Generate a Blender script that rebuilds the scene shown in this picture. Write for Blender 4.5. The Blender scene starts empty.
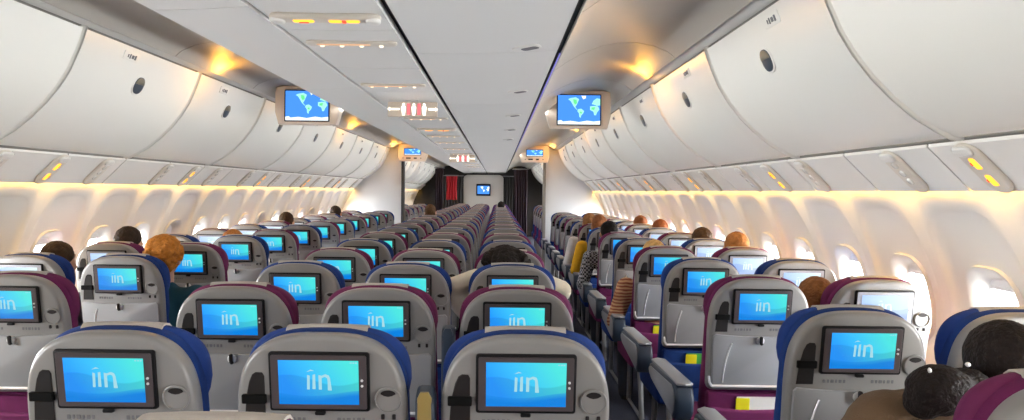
import bpy, bmesh, math, random
from math import sin, cos, pi, radians, tan, hypot, atan2
from mathutils import Vector, Matrix, noise

SC = bpy.context.scene
COL = SC.collection
random.seed(7)

# ------------------------------------------------------------------ materials
def node_mat(name):
    m = bpy.data.materials.new(name)
    m.use_nodes = True
    return m, m.node_tree.nodes, m.node_tree.links

def mat(name, col, rough=0.5, metal=0.0, bump=0.0, bscale=200.0, var=0.0, vscale=4.0, spec=0.5, coat=0.0):
    m, N, L = node_mat(name)
    b = N['Principled BSDF']
    b.inputs['Base Color'].default_value = (*col, 1)
    b.inputs['Roughness'].default_value = rough
    b.inputs['Metallic'].default_value = metal
    b.inputs['Specular IOR Level'].default_value = .2 if name == 'hair' else spec
    b.inputs['Coat Weight'].default_value = coat
    tc = N.new('ShaderNodeTexCoord')
    if bump:
        n = N.new('ShaderNodeTexNoise'); n.inputs['Scale'].default_value = bscale
        L.new(tc.outputs['Object'], n.inputs['Vector'])
        bp = N.new('ShaderNodeBump'); bp.inputs['Strength'].default_value = bump
        bp.inputs['Distance'].default_value = 0.01
        L.new(n.outputs['Fac'], bp.inputs['Height']); L.new(bp.outputs['Normal'], b.inputs['Normal'])
    if var:
        n = N.new('ShaderNodeTexNoise'); n.inputs['Scale'].default_value = vscale
        L.new(tc.outputs['Object'], n.inputs['Vector'])
        mx = N.new('ShaderNodeMix'); mx.data_type = 'RGBA'
        mx.inputs['A'].default_value = (*[c * (1 - var) for c in col], 1)
        mx.inputs['B'].default_value = (*[min(1, c * (1 + var)) for c in col], 1)
        L.new(n.outputs['Fac'], mx.inputs['Factor']); L.new(mx.outputs['Result'], b.inputs['Base Color'])
    return m

def emit(name, col, s=1.0):
    m, N, L = node_mat(name)
    N.remove(N['Principled BSDF'])
    e = N.new('ShaderNodeEmission'); e.inputs['Color'].default_value = (*col, 1); e.inputs['Strength'].default_value = s
    L.new(e.outputs[0], N['Material Output'].inputs['Surface'])
    return m

def screen_mat(name, left, right, low, s, gloss=0.04):
    """entertainment screen picture: blue to teal with a wavy light band low down"""
    m, N, L = node_mat(name)
    b = N['Principled BSDF']
    uv = N.new('ShaderNodeUVMap'); sep = N.new('ShaderNodeSeparateXYZ'); L.new(uv.outputs[0], sep.inputs[0])
    def math(op, a, c=None):
        n = N.new('ShaderNodeMath'); n.operation = op
        for i, v in enumerate((a, c)):
            if v is None: continue
            if isinstance(v, (int, float)): n.inputs[i].default_value = v
            else: L.new(v, n.inputs[i])
        return n.outputs[0]
    u, v = sep.outputs[0], sep.outputs[1]
    t = math('ADD', math('MULTIPLY', u, 0.95), math('MULTIPLY', math('SUBTRACT', v, 0.5), 0.35))
    r = N.new('ShaderNodeValToRGB'); L.new(t, r.inputs[0])
    r.color_ramp.elements[0].color = (*left, 1); r.color_ramp.elements[0].position = 0.1
    r.color_ramp.elements[1].color = (*right, 1); r.color_ramp.elements[1].position = 0.95
    w = math('SUBTRACT', v, math('ADD', 0.27, math('MULTIPLY', math('SINE', math('MULTIPLY', u, 4.2)), -0.07)))
    r2 = N.new('ShaderNodeValToRGB'); L.new(math('ADD', math('MULTIPLY', w, 2.0), 0.5), r2.inputs[0])
    e2 = r2.color_ramp.elements
    e2[0].position = 0.25; e2[0].color = (1, 1, 1, 1); e2[1].position = 0.47; e2[1].color = (.45, .45, .45, 1)
    q = e2.new(0.5); q.color = (0, 0, 0, 1)
    mx = N.new('ShaderNodeMix'); mx.data_type = 'RGBA'
    L.new(r2.outputs[0], mx.inputs['Factor']); L.new(r.outputs[0], mx.inputs['A']); mx.inputs['B'].default_value = (*low, 1)
    w2 = math('SUBTRACT', v, math('ADD', 0.55, math('MULTIPLY', math('SINE', math('ADD', math('MULTIPLY', u, 5.0), 1.0)), 0.12)))
    r3 = N.new('ShaderNodeValToRGB'); L.new(math('ADD', w2, 0.5), r3.inputs[0])
    r3.color_ramp.elements[0].position = 0.49; r3.color_ramp.elements[0].color = (.8, .8, .8, 1)
    r3.color_ramp.elements[1].position = 0.52; r3.color_ramp.elements[1].color = (1, 1, 1, 1)
    m3 = N.new('ShaderNodeMix'); m3.data_type = 'RGBA'; m3.blend_type = 'MULTIPLY'; m3.inputs['Factor'].default_value = 1
    L.new(mx.outputs['Result'], m3.inputs['A']); L.new(r3.outputs[0], m3.inputs['B'])
    b.inputs['Base Color'].default_value = (.01, .01, .012, 1)
    b.inputs['Roughness'].default_value = 0.15
    L.new(m3.outputs['Result'], b.inputs['Emission Color']); b.inputs['Emission Strength'].default_value = s
    return m

M = {}
M['shell'] = mat('seat_shell_grey', (.215, .210, .207), .32, var=.05, vscale=6)
M['tray'] = mat('tray_grey', (.275, .28, .29), .32, var=.04, vscale=5)
M['rimmetal'] = mat('tray_rim_metal', (.75, .75, .76), .3, .4)
M['black'] = mat('black_plastic', (.007, .007, .008), .5, spec=.15)
M['bezel'] = mat('bezel_brown', (.068, .055, .058), .35, spec=.3)
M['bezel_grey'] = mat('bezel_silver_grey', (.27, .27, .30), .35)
M['dark'] = mat('dark_plastic', (.016, .014, .014), .5, spec=.25)
M['strap'] = mat('black_strap', (.004, .004, .004), .7, spec=.1)
M['chrome'] = mat('chrome', (.7, .7, .7), .18, .9)
M['label'] = mat('grey_label_print', (.13, .13, .14), .6)
M['blue'] = mat('blue_fabric', (.010, .036, .165), .85, bump=.25, bscale=400, var=.18, vscale=30, spec=.2)
M['purple'] = mat('purple_fabric', (.125, .016, .075), .85, bump=.25, bscale=400, var=.18, vscale=30, spec=.2)
M['blue2'] = mat('blue_headrest', (.012, .043, .21), .75, bump=.2, bscale=500, var=.12, vscale=20, spec=.25)
M['purple2'] = mat('purple_headrest', (.135, .018, .078), .75, bump=.2, bscale=500, var=.12, vscale=20, spec=.25)
M['cloth'] = mat('headrest_cloth', (.46, .43, .40), .9, bump=.3, bscale=300)
M['navy'] = mat('armrest_navy', (.022, .036, .058), .45)
M['armgrey'] = mat('armrest_grey', (.27, .28, .30), .4)
M['armgoldlit'] = mat('armrest_gold_lit', (.25, .18, .055), .35)  # golden light on the nearest raised pad, painted as its colour
M['leg'] = mat('seat_leg_metal', (.25, .25, .26), .4, .5)
M['display'] = screen_mat('display_picture', (.012, .255, .82), (.055, .58, .55), (.0, .20, .68), .95)
M['displaywash'] = screen_mat('display_picture_washed', (.35, .50, .86), (.62, .78, .86), (.45, .58, .9), .95)  # window-side screens: glare and viewing-angle wash put into the picture colour
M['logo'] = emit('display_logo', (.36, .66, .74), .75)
M['logowash'] = emit('display_logo_washed', (.72, .85, .95), 1.0)  # logo paled along with them, the glare wash is in its colour
M['bin'] = mat('bin_white', (.71, .70, .655), .35, var=.03, vscale=2)
M['trim'] = mat('trim_white', (.70, .685, .65), .4)
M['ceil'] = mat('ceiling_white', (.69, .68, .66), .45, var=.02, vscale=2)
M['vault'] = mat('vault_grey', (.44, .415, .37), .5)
M['wall'] = mat('sidewall_cream', (.70, .672, .62), .5, bump=.04, bscale=150)
M['reveal'] = mat('window_reveal', (.82, .80, .78), .5)
M['bulk'] = mat('bulkhead_grey', (.60, .62, .63), .55, bump=.03, bscale=80)
M['seam'] = mat('seam_dark', (.03, .03, .03), .7)
M['seamgrey'] = mat('seam_grey', (.22, .21, .19), .7)
M['beige'] = mat('monitor_housing_beige', (.66, .57, .48), .5)
M['carpet'] = mat('carpet_navy', (.03, .035, .06), .95, bump=.6, bscale=700, var=.4, vscale=60)
M['latch'] = mat('latch_slate', (.05, .06, .075), .3)
M['latch2'] = mat('latch_bronze', (.20, .17, .12), .3, .4)
M['curtain'] = mat('curtain_plum', (.030, .018, .028), .95, bump=.2, bscale=200)
M['redcurtain'] = mat('curtain_red', (.50, .02, .03), .9)
M['mono'] = mat('galley_wall', (.42, .40, .37), .6)
M['darkwall'] = mat('galley_dark', (.02, .018, .018), .8)
M['amber'] = emit('amber_lit', (1.0, .42, .04), 1.7)
M['amberred'] = emit('amber_red_lit', (1.0, .10, .05), 1.0)
M['warmlens'] = emit('warm_lens', (1.0, .80, .55), 1.6)
M['peach'] = emit('peach_glow', (1.0, .60, .36), .62)  # orange glow in the ceiling light recess, painted as emission
M['offlens'] = mat('clear_lens', (.72, .70, .66), .15, coat=.5)
M['pill'] = mat('lamp_recess_beige', (.60, .55, .48), .4)
M['white_e'] = emit('sign_white_lit', (1.0, .96, .85), 1.6)
M['red_e'] = emit('sign_red_lit', (.9, .22, .24), .8)
M['signtan'] = mat('sign_tan', (.68, .58, .47), .4)
M['ocean'] = emit('map_ocean', (.06, .25, .85), 1.0)
M['land'] = emit('map_land', (.32, .80, .62), 1.0)
M['landgreen'] = emit('map_green', (.12, .68, .25), 1.0)
M['ice'] = emit('map_ice', (.85, .95, 1.0), 1.0)
M['violet'] = emit('violet_strip', (.36, .34, 1.0), .55)
M['skin'] = mat('skin', (.50, .28, .19), .55)
M['skin2'] = mat('skin_tan', (.36, .19, .11), .55)
M['yellowmag'] = mat('magazine_yellow', (.80, .72, .02), .35)
M['greenmag'] = mat('magazine_green', (.06, .40, .07), .35)
M['whitemag'] = mat('magazine_white', (.75, .74, .70), .35)
m, N, L = node_mat('window_glass')
N.remove(N['Principled BSDF'])
tr = N.new('ShaderNodeBsdfTransparent'); gl = N.new('ShaderNodeBsdfGlossy'); gl.inputs['Roughness'].default_value = .02
ms = N.new('ShaderNodeMixShader'); ms.inputs[0].default_value = .05
L.new(tr.outputs[0], ms.inputs[1]); L.new(gl.outputs[0], ms.inputs[2]); L.new(ms.outputs[0], N['Material Output'].inputs['Surface'])
M['glass'] = m
_cm = {}
def cmat(col, kind='cloth'):
    k = (col, kind)
    if k not in _cm:
        if kind == 'hair': _cm[k] = mat('hair', col, .75, bump=1.0, bscale=90, var=.55, vscale=45)
        else: _cm[k] = mat('clothing', col, .9, bump=.3, bscale=250, var=.15, vscale=25)
    return _cm[k]

# ------------------------------------------------------------------ mesh helpers
def finish(bm, sharp=0.62):
    bmesh.ops.recalc_face_normals(bm, faces=bm.faces)
    for f in bm.faces: f.smooth = True
    for e in bm.edges:
        e.smooth = not (len(e.link_faces) == 2 and e.calc_face_angle(0) > sharp)

def mk(name, bm, mats, parent=None, sharp=0.62, clean=True):
    if clean: finish(bm, sharp)
    me = bpy.data.meshes.new(name); bm.to_mesh(me); bm.free()
    return link(name, me, mats, parent)

def link(name, me, mats, parent=None):
    for m_ in (mats if isinstance(mats, (list, tuple)) else [mats]): me.materials.append(m_)
    o = bpy.data.objects.new(name, me); COL.objects.link(o)
    if parent: o.parent = parent
    return o

def tag(o, label, cat, group=None, kind=None):
    o['label'] = label; o['category'] = cat
    if group: o['group'] = group
    if kind: o['kind'] = kind
    return o

def thing(name, label, cat, loc=(0, 0, 0), group=None, rz=0):
    o = bpy.data.objects.new(name, None); COL.objects.link(o)
    o.empty_display_size = .1; o.location = loc; o.rotation_euler = (0, 0, rz)
    return tag(o, label, cat, group)

def structure(o):
    o['kind'] = 'structure'; return o

def loft(bm, loops, closed=True, cap0=True, cap1=True, mi=0):
    V = [[bm.verts.new(p) for p in lp] for lp in loops]
    n = len(V[0])
    for a, b in zip(V, V[1:]):
        for i in range(n if closed else n - 1):
            j = (i + 1) % n
            try: bm.faces.new((a[i], a[j], b[j], b[i])).material_index = mi
            except ValueError: pass
    if cap0: bm.faces.new(V[0][::-1]).material_index = mi
    if cap1: bm.faces.new(V[-1]).material_index = mi
    return V

def inset(pts, d):
    n = len(pts); out = []
    for i in range(n):
        x0, y0 = pts[i - 1]; x1, y1 = pts[i]; x2, y2 = pts[(i + 1) % n]
        ax, ay = x1 - x0, y1 - y0; bx, by = x2 - x1, y2 - y1
        la = hypot(ax, ay) or 1e-9; lb = hypot(bx, by) or 1e-9
        nx, ny = -ay / la - by / lb, ax / la + bx / lb
        l = hypot(nx, ny) or 1e-9; nx /= l; ny /= l
        c = max(.45, nx * -ay / la + ny * ax / la)
        out.append((x1 + nx * d / c, y1 + ny * d / c))
    return out

def slab(bm, pts, y0, y1, bev, T=None, segs=3, mi=0, back=True):
    """rounded plate: outline pts (u,v) counter-clockwise, y0 is the side towards -y"""
    T = T or (lambda u, y, v: (u, y, v))
    L_ = []
    for k in range(segs + 1):
        a = k / segs * pi / 2
        L_.append([T(u, y0 + bev * (1 - sin(a)), v) for u, v in inset(pts, bev * (1 - cos(a)) if k < segs + 1 else 0)])
    prof = []
    for k in range(segs + 1):
        a = (1 - k / segs) * pi / 2          # a: 90..0 -> front face to side
        prof.append((bev * (1 - cos(pi / 2 - a)) * 0 + bev * (1 - sin(pi / 2 - a)), bev * (1 - cos(pi / 2 - a))))
    loops = []
    for k in range(segs + 1):
        t = k / segs * pi / 2
        d = bev * (1 - sin(t)); y = y0 + bev * (1 - cos(t))
        loops.append([T(u, y, v) for u, v in inset(pts, d)])
    if back:
        for k in range(segs, -1, -1):
            t = k / segs * pi / 2
            d = bev * (1 - sin(t)); y = y1 - bev * (1 - cos(t))
            loops.append([T(u, y, v) for u, v in inset(pts, d)])
    else:
        loops.append([T(u, y1, v) for u, v in pts])
    loft(bm, loops, mi=mi)

def rrect(cx, cz, w, h, r, n=4):
    out = []
    for sx, sz, a0 in ((1, -1, -pi / 2), (1, 1, 0), (-1, 1, pi / 2), (-1, -1, pi)):
        for k in range(n + 1):
            a = a0 + k / n * pi / 2
            out.append((cx + sx * (w / 2 - r) + r * cos(a), cz + sz * (h / 2 - r) + r * sin(a)))
    return out

def disc(cx, cz, rx, rz=None, n=20):
    rz = rz or rx
    return [(cx + rx * cos(2 * pi * k / n), cz + rz * sin(2 * pi * k / n)) for k in range(n)]

def dome(hw, v0, vs, v1, ex=3.0, n=22, hw0=None, foot=.02):
    """flat-footed outline, straight to vs then a super-elliptic dome to v1"""
    hw0 = hw0 or hw
    R = [(hw0 - foot, v0), (hw0 - foot * .3, v0 + foot * .3), (hw0, v0 + foot)]
    R.append((hw0 + (hw - hw0) * .5, (v0 + foot + vs) / 2)); 
    for k in range(n):
        a = k / (n - 1) * pi / 2
        R.append((hw * max(0, cos(a)) ** (2 / ex), vs + (v1 - vs) * sin(a) ** (2 / ex)))
    R = [p for p in R if p[0] > .004 or p is R[-1]]
    R[-1] = (0, v1)
    return R + [(-u, v) for u, v in R[-2::-1]]

def box(bm, c, s, bev=0.0, R=None, mi=0):
    r = bmesh.ops.create_cube(bm, size=1)
    vs = r['verts']
    for v in vs: v.co = Vector((v.co.x * s[0], v.co.y * s[1], v.co.z * s[2]))
    if bev:
        es = list({e for v in vs for e in v.link_edges})
        rr = bmesh.ops.bevel(bm, geom=es, offset=bev, segments=3, profile=.6, affect='EDGES')
        vs = list({v for f in rr['faces'] for v in f.verts} | {v for v in vs if v.is_valid})
    fs = {f for v in vs for f in v.link_faces}
    for f in fs: f.material_index = mi
    for v in vs:
        if R: v.co = R @ v.co
        v.co += Vector(c)

def sphere(bm, c, r, sub=2, R=None):
    rr = bmesh.ops.create_icosphere(bm, subdivisions=sub, radius=1)
    r = r if isinstance(r, (tuple, list)) else (r, r, r)
    for v in rr['verts']:
        p = Vector((v.co.x * r[0], v.co.y * r[1], v.co.z * r[2]))
        if R: p = R @ p
        v.co = p + Vector(c)

def chain(bm, pts, sub=2):
    """pts: (x,y,z,r) - dense run of spheres, merged later by remesh"""
    for a, b in zip(pts, pts[1:]):
        d = (Vector(b[:3]) - Vector(a[:3])).length
        n = max(1, int(d / (min(a[3], b[3]) * .45)))
        for k in range(n + 1):
            t = k / n
            sphere(bm, [a[i] + (b[i] - a[i]) * t for i in range(3)], a[3] + (b[3] - a[3]) * t, sub)

def tube(bm, pts, r, n=8, mi=0):
    loops = []
    for i, p in enumerate(pts):
        p = Vector(p)
        d = (Vector(pts[min(i + 1, len(pts) - 1)]) - Vector(pts[max(i - 1, 0)])).normalized()
        s = d.cross(Vector((0, 0, 1)))
        if s.length < .1: s = d.cross(Vector((1, 0, 0)))
        s.normalize(); t = d.cross(s)
        loops.append([tuple(p + r * (cos(2 * pi * k / n) * s + sin(2 * pi * k / n) * t)) for k in range(n)])
    loft(bm, loops, mi=mi)

def prism_y(bm, prof, y0, y1, mi=0):
    """closed (x,z) profile extruded along y"""
    loft(bm, [[(x, y0, z) for x, z in prof], [(x, y1, z) for x, z in prof]], mi=mi)

def remesh(bm, voxel, smooth=6):
    me = bpy.data.meshes.new('tmp'); bm.to_mesh(me); bm.free()
    o = bpy.data.objects.new('tmp', me); COL.objects.link(o)
    r = o.modifiers.new('r', 'REMESH'); r.mode = 'VOXEL'; r.voxel_size = voxel
    s = o.modifiers.new('s', 'SMOOTH'); s.iterations = smooth; s.factor = .5
    dg = bpy.context.evaluated_depsgraph_get(); dg.update()
    m2 = bpy.data.meshes.new_from_object(o.evaluated_get(dg))
    bpy.data.objects.remove(o); bpy.data.meshes.remove(me)
    for p in m2.polygons: p.use_smooth = True
    m2.materials.clear()
    return m2

def text_polys(bm, s, size, T, mi=0):
    cu = bpy.data.curves.new('t', 'FONT'); cu.body = s; cu.size = size; cu.align_x = 'CENTER'; cu.resolution_u = 3
    o = bpy.data.objects.new('t', cu); COL.objects.link(o)
    dg = bpy.context.evaluated_depsgraph_get(); dg.update()
    me = bpy.data.meshes.new_from_object(o.evaluated_get(dg))
    vs = [bm.verts.new(T(v.co.x, v.co.y)) for v in me.vertices]
    for p in me.polygons:
        try: bm.faces.new([vs[i] for i in p.vertices]).material_index = mi
        except ValueError: pass
    bpy.data.objects.remove(o); bpy.data.curves.remove(cu); bpy.data.meshes.remove(me)

def copy_tree(o, parent=None):
    c = o.copy(); COL.objects.link(c)
    if parent: c.parent = parent
    for ch in list(o.children): copy_tree(ch, c)
    return c

ORD = ['nearest', 'second', 'third', 'fourth', 'fifth', 'sixth', 'seventh', 'eighth', 'ninth', 'tenth', 'eleventh', 'twelfth',
       'thirteenth', 'fourteenth', 'fifteenth', 'sixteenth', 'seventeenth', 'eighteenth', 'nineteenth', 'twentieth',
       'twenty-first', 'twenty-second', 'twenty-third', 'twenty-fourth', 'twenty-fifth', 'twenty-sixth', 'twenty-seventh', 'twenty-eighth', 'twenty-ninth',
       'thirtieth', 'thirty-first', 'thirty-second', 'thirty-third', 'thirty-fourth', 'thirty-fifth', 'thirty-sixth']

# ------------------------------------------------------------------ camera
CX, CZ = 0.446, 1.53
cam = bpy.data.cameras.new('camera'); co = bpy.data.objects.new('camera', cam); COL.objects.link(co)
cam.sensor_width = 36; cam.lens = 697 / 1024 * 36; cam.clip_start = .02
cam.shift_x = 14 / 1024; cam.shift_y = -19 / 1024
co.matrix_world = Matrix.Translation((CX, 0, CZ)) @ Matrix.Rotation(pi / 2, 4, 'X') @ Matrix.Rotation(0.011, 4, 'Z')
SC.camera = co
Y0, Y1 = -3.2, 23.6
BULK = 12.75

# ------------------------------------------------------------------ the cabin shell
structure(mk('floor', (lambda b: (box(b, (0, (Y0 + Y1) / 2, -.03), (4.9, Y1 - Y0, .06)), b)[1])(bmesh.new()), M['carpet']))

WP = [(2.17, 1.70), (2.20, 1.62), (2.235, 1.53), (2.30, 1.40), (2.36, 1.27), (2.405, 1.15), (2.43, 1.03), (2.44, .9), (2.43, .7), (2.40, .45), (2.32, .15), (2.24, 0)]
def wall_x(z):
    for (xa, za), (xb, zb) in zip(WP, WP[1:]):
        if z >= zb:
            t = (z - za) / (zb - za); t = max(0, min(1, t)); return xa + (xb - xa) * t
    return WP[-1][0]
WPITCH = .57
WZ = 1.045
def bay_loops():
    """one sidewall bay as nested loops in (y, z, outward offset), y in bay frame"""
    n = 48
    hw, zt, zb = WPITCH / 2, 1.70, 0.0
    def ray_rect(a):
        c, s = cos(a), sin(a)
        k = 1e9
        if abs(c) > 1e-6: k = min(k, hw / abs(c))
        if s > 1e-6: k = min(k, (zt - WZ) / s)
        if s < -1e-6: k = min(k, (WZ - zb) / -s)
        return (c * k, WZ + s * k)
    ang = []
    ca = [atan2(zt - WZ, hw), atan2(zt - WZ, -hw), atan2(zb - WZ, -hw) + 2 * pi, atan2(zb - WZ, hw) + 2 * pi]
    edges = ca + [ca[0] + 2 * pi]
    for i in range(4):
        a, b = edges[i], edges[i + 1]
        for k in range(n // 4): ang.append(a + (b - a) * k / (n // 4))
    def sup(a, hy, hz_up, hz_dn, ex_u, ex_d):
        c, s = cos(a), sin(a)
        hz, ex = (hz_up, ex_u) if s > 0 else (hz_dn, ex_d)
        k = (abs(c / hy) ** ex + abs(s / hz) ** ex) ** (-1 / ex)
        return (c * k, WZ + s * k)
    Ls = [[(*ray_rect(a), 0.0) for a in ang]]
    Ls.append([(*sup(a, .250, .440, .37, 4, 4), 0.0) for a in ang])
    Ls.append([(*sup(a, .238, .428, .36, 4, 4), 0.012) for a in ang])
    Ls.append([(*sup(a, .222, .412, .345, 4, 4), 0.022) for a in ang])
    Ls.append([(*sup(a, .155, .205, .21, 3.2, 3.2), 0.034) for a in ang])
    Ls.append([(*sup(a, .150, .200, .205, 3.2, 3.2), 0.018) for a in ang])
    Ls.append([(*sup(a, .140, .190, .195, 3.2, 3.2), 0.020) for a in ang])
    Ls.append([(*sup(a, .106, .152, .157, 3.2, 3.2), 0.088) for a in ang])
    return Ls, ang
BAY, _ = bay_loops()

def build_wall(side, name, phase):
    bm = bmesh.new()
    k0 = math.floor((Y0 - phase) / WPITCH)
    ys = [phase + WPITCH * k for k in range(k0, int((Y1 - phase) / WPITCH) + 2)]
    for yc in ys:
        loops = [[(side * (wall_x(z) + off), yc + y, z) for y, z, off in lp] for lp in BAY]
        # subdivide the outer ring so that the bay follows the curved profile
        def lerp(A, B, t):
            out = []
            for (ya, za, oa), (yb, zb, ob) in zip(A, B):
                y = ya + (yb - ya) * t; z = za + (zb - za) * t
                out.append((side * (wall_x(z) + oa + (ob - oa) * t), yc + y, z))
            return out
        LL = [loops[0]]
        for t in (.25, .5, .75): LL.append(lerp(BAY[0], BAY[1], t))
        LL += loops[1:4]
        for t in (.33, .66): LL.append(lerp(BAY[3], BAY[4], t))
        LL += loops[4:]
        loft(bm, LL, cap0=False, cap1=False)
    bmesh.ops.remove_doubles(bm, verts=bm.verts, dist=.0008)
    structure(mk(name, bm, M['wall'], sharp=1.2))
    return ys

ysR = build_wall(1, 'wall_right', 2.79)
ysL = build_wall(-1, 'wall_left', 4.46)

# windows: frame ring, double pane, half-drawn shade
wi = 0
def window_set(side, ys):
    global wi
    protos = None
    for i, yc in enumerate(ys):
        if yc < -2.6 or yc > 22.9: continue
        wi += 1
        e = bpy.data.objects.new('window_%d' % wi, None); COL.objects.link(e); e['kind'] = 'structure'
        e.location = (0, yc, 0); e.empty_display_size = .1
        if protos is None:
            ring = [(y, z) for y, z, o in BAY[-1]]
            def P(lp, off): return [(side * (wall_x(z) + off), y, z) for y, z in lp]
            bm = bmesh.new()
            sm = [(y * .93, WZ + (z - WZ) * .95) for y, z in ring]
            loft(bm, [P(ring, .08), P(ring, .096), P(sm, .096), P(sm, .086), P(ring, .08)], cap0=False, cap1=False)
            fr = mk('window_frame', bm, M['reveal'], e)
            bm = bmesh.new(); loft(bm, [P(ring, .098), P(ring, .104)]); pa = mk('pane', bm, M['glass'], e)
            bm = bmesh.new()
            zt = WZ + .165
            def shade_loop(zb, off):
                up = [(y * .97, z) for y, z in ring if z > zb]
                up.sort(key=lambda p: -atan2(p[1] - zb + .001, p[0]))
                up = [(-max(abs(y) for y, z in up), zb)] + up + [(max(abs(y) for y, z in up), zb)]
                return [(side * (wall_x(z) + off), y, z) for y, z in up]
            for zb, nm in ((WZ + .105, 'shade'), (WZ - .12, 'shade_low')):
                b2 = bmesh.new(); loft(b2, [shade_loop(zb, .084), shade_loop(zb, .092)])
                box(b2, (side * (wall_x(zb) + .080), 0, zb + .008), (.012, .17, .014), .003)
                if nm == 'shade': sh = mk('window_shade', b2, M['reveal'], e)
                else:
                    finish(b2); me2 = bpy.data.meshes.new('window_shade'); b2.to_mesh(me2); b2.free(); me2.materials.append(M['reveal'])
            bm.free()
            protos = (fr, pa, sh, me2)
        else:
            for p in protos[:3]:
                c = p.copy(); COL.objects.link(c); c.parent = e
                if c.name.startswith('window_shade') and (side < 0 and i % 4 == 1): c.data = protos[3]
window_set(1, ysR)
window_set(-1, ysL)

# daylight just outside each window
def area(name, loc, rot, sx, sy, power, col=(1, 1, 1), spread=None):
    l = bpy.data.lights.new(name, 'AREA'); l.shape = 'RECTANGLE'; l.size = sx; l.size_y = sy; l.energy = power; l.color = col
    if spread: l.spread = spread
    o = bpy.data.objects.new(name, l); COL.objects.link(o); o.location = loc; o.rotation_euler = rot
    return o
EXT = 44.0
for side, ys in ((1, ysR), (-1, ysL)):
    for yc in ys:
        if yc < -2.6 or yc > 22.9: continue
        area('daylight', (side * 2.64, yc, WZ + .07), (0, side * radians(78), 0), .42, .34, EXT, (.96, .985, 1.0))

# ceiling: soffit over the centre seats, vaults over the aisles, header rails, bins, cornice
SOF = [(-.70, 2.114), (-.55, 2.119), (-.385, 2.130)], [(-.365, 2.130), (-.15, 2.126), (.050, 2.128)], [(.082, 2.128), (.30, 2.130), (.52, 2.137), (.70, 2.150)]
def sheet(bm, prof, th, y0, y1, mi=0):
    up = [(x, z + th) for x, z in prof]
    prism_y(bm, prof + up[::-1], y0, y1, mi)
def panels(y_first, pitch, gap=.006):
    y = y_first
    while y - pitch > Y0: y -= pitch
    out = []
    while y < Y1:
        out.append((max(y, Y0) + gap / 2, min(y + pitch, Y1) - gap / 2)); y += pitch
    return [p for p in out if p[1] - p[0] > .05]
for prof, ph, pt in ((SOF[0], 2.30, 1.80), (SOF[1], 2.62, .81), (SOF[2], 3.05, 1.80)):
    bm = bmesh.new()
    for a, b in panels(ph, pt, .007): sheet(bm, prof, .03, a, b)
    structure(mk('ceiling', bm, M['ceil'], sharp=.5))
bm = bmesh.new(); box(bm, (0, (Y0 + Y1) / 2, 2.190), (1.476, Y1 - Y0, .02)); structure(mk('ceiling', bm, M['seam']))
# side lips of the soffit that rise to the vault
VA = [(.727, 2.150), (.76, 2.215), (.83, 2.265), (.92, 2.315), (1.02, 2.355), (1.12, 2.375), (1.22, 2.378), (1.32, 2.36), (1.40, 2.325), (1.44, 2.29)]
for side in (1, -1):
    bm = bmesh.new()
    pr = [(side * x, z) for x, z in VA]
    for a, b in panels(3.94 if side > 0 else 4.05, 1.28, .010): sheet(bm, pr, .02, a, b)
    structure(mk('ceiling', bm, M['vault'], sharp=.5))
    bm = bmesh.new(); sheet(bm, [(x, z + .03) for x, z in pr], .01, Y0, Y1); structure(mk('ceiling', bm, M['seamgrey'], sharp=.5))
    bm = bmesh.new()
    R = [(1.425, 2.318), (1.432, 2.337), (1.45, 2.345), (1.52, 2.325), (1.55, 2.302), (1.54, 2.294), (1.48, 2.298)]
    R = [(side * x, z) for x, z in R]
    for a, b in panels(3.64 if side > 0 else 3.31, 1.28, .004): prism_y(bm, R, a, b)
    structure(mk('trim_1', bm, M['trim'], sharp=.5))
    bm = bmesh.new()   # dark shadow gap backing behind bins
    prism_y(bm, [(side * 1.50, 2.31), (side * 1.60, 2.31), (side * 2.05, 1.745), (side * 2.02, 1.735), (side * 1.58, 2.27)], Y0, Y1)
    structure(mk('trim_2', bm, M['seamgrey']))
    bm = bmesh.new()   # outer skin above the bins and behind the cornice
    prism_y(bm, [(side * 1.3, 2.42), (side * 2.28, 2.42), (side * 2.28, 1.66), (side * 2.30, 1.66), (side * 2.30, 2.44), (side * 1.3, 2.44)], Y0, Y1)
    structure(mk('ceiling', bm, M['seamgrey']))

# rear wall behind the camera
bm = bmesh.new(); box(bm, (0, Y0 - .05, 1.2), (4.9, .1, 2.5)); structure(mk('wall_rear', bm, M['bulk']))

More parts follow.
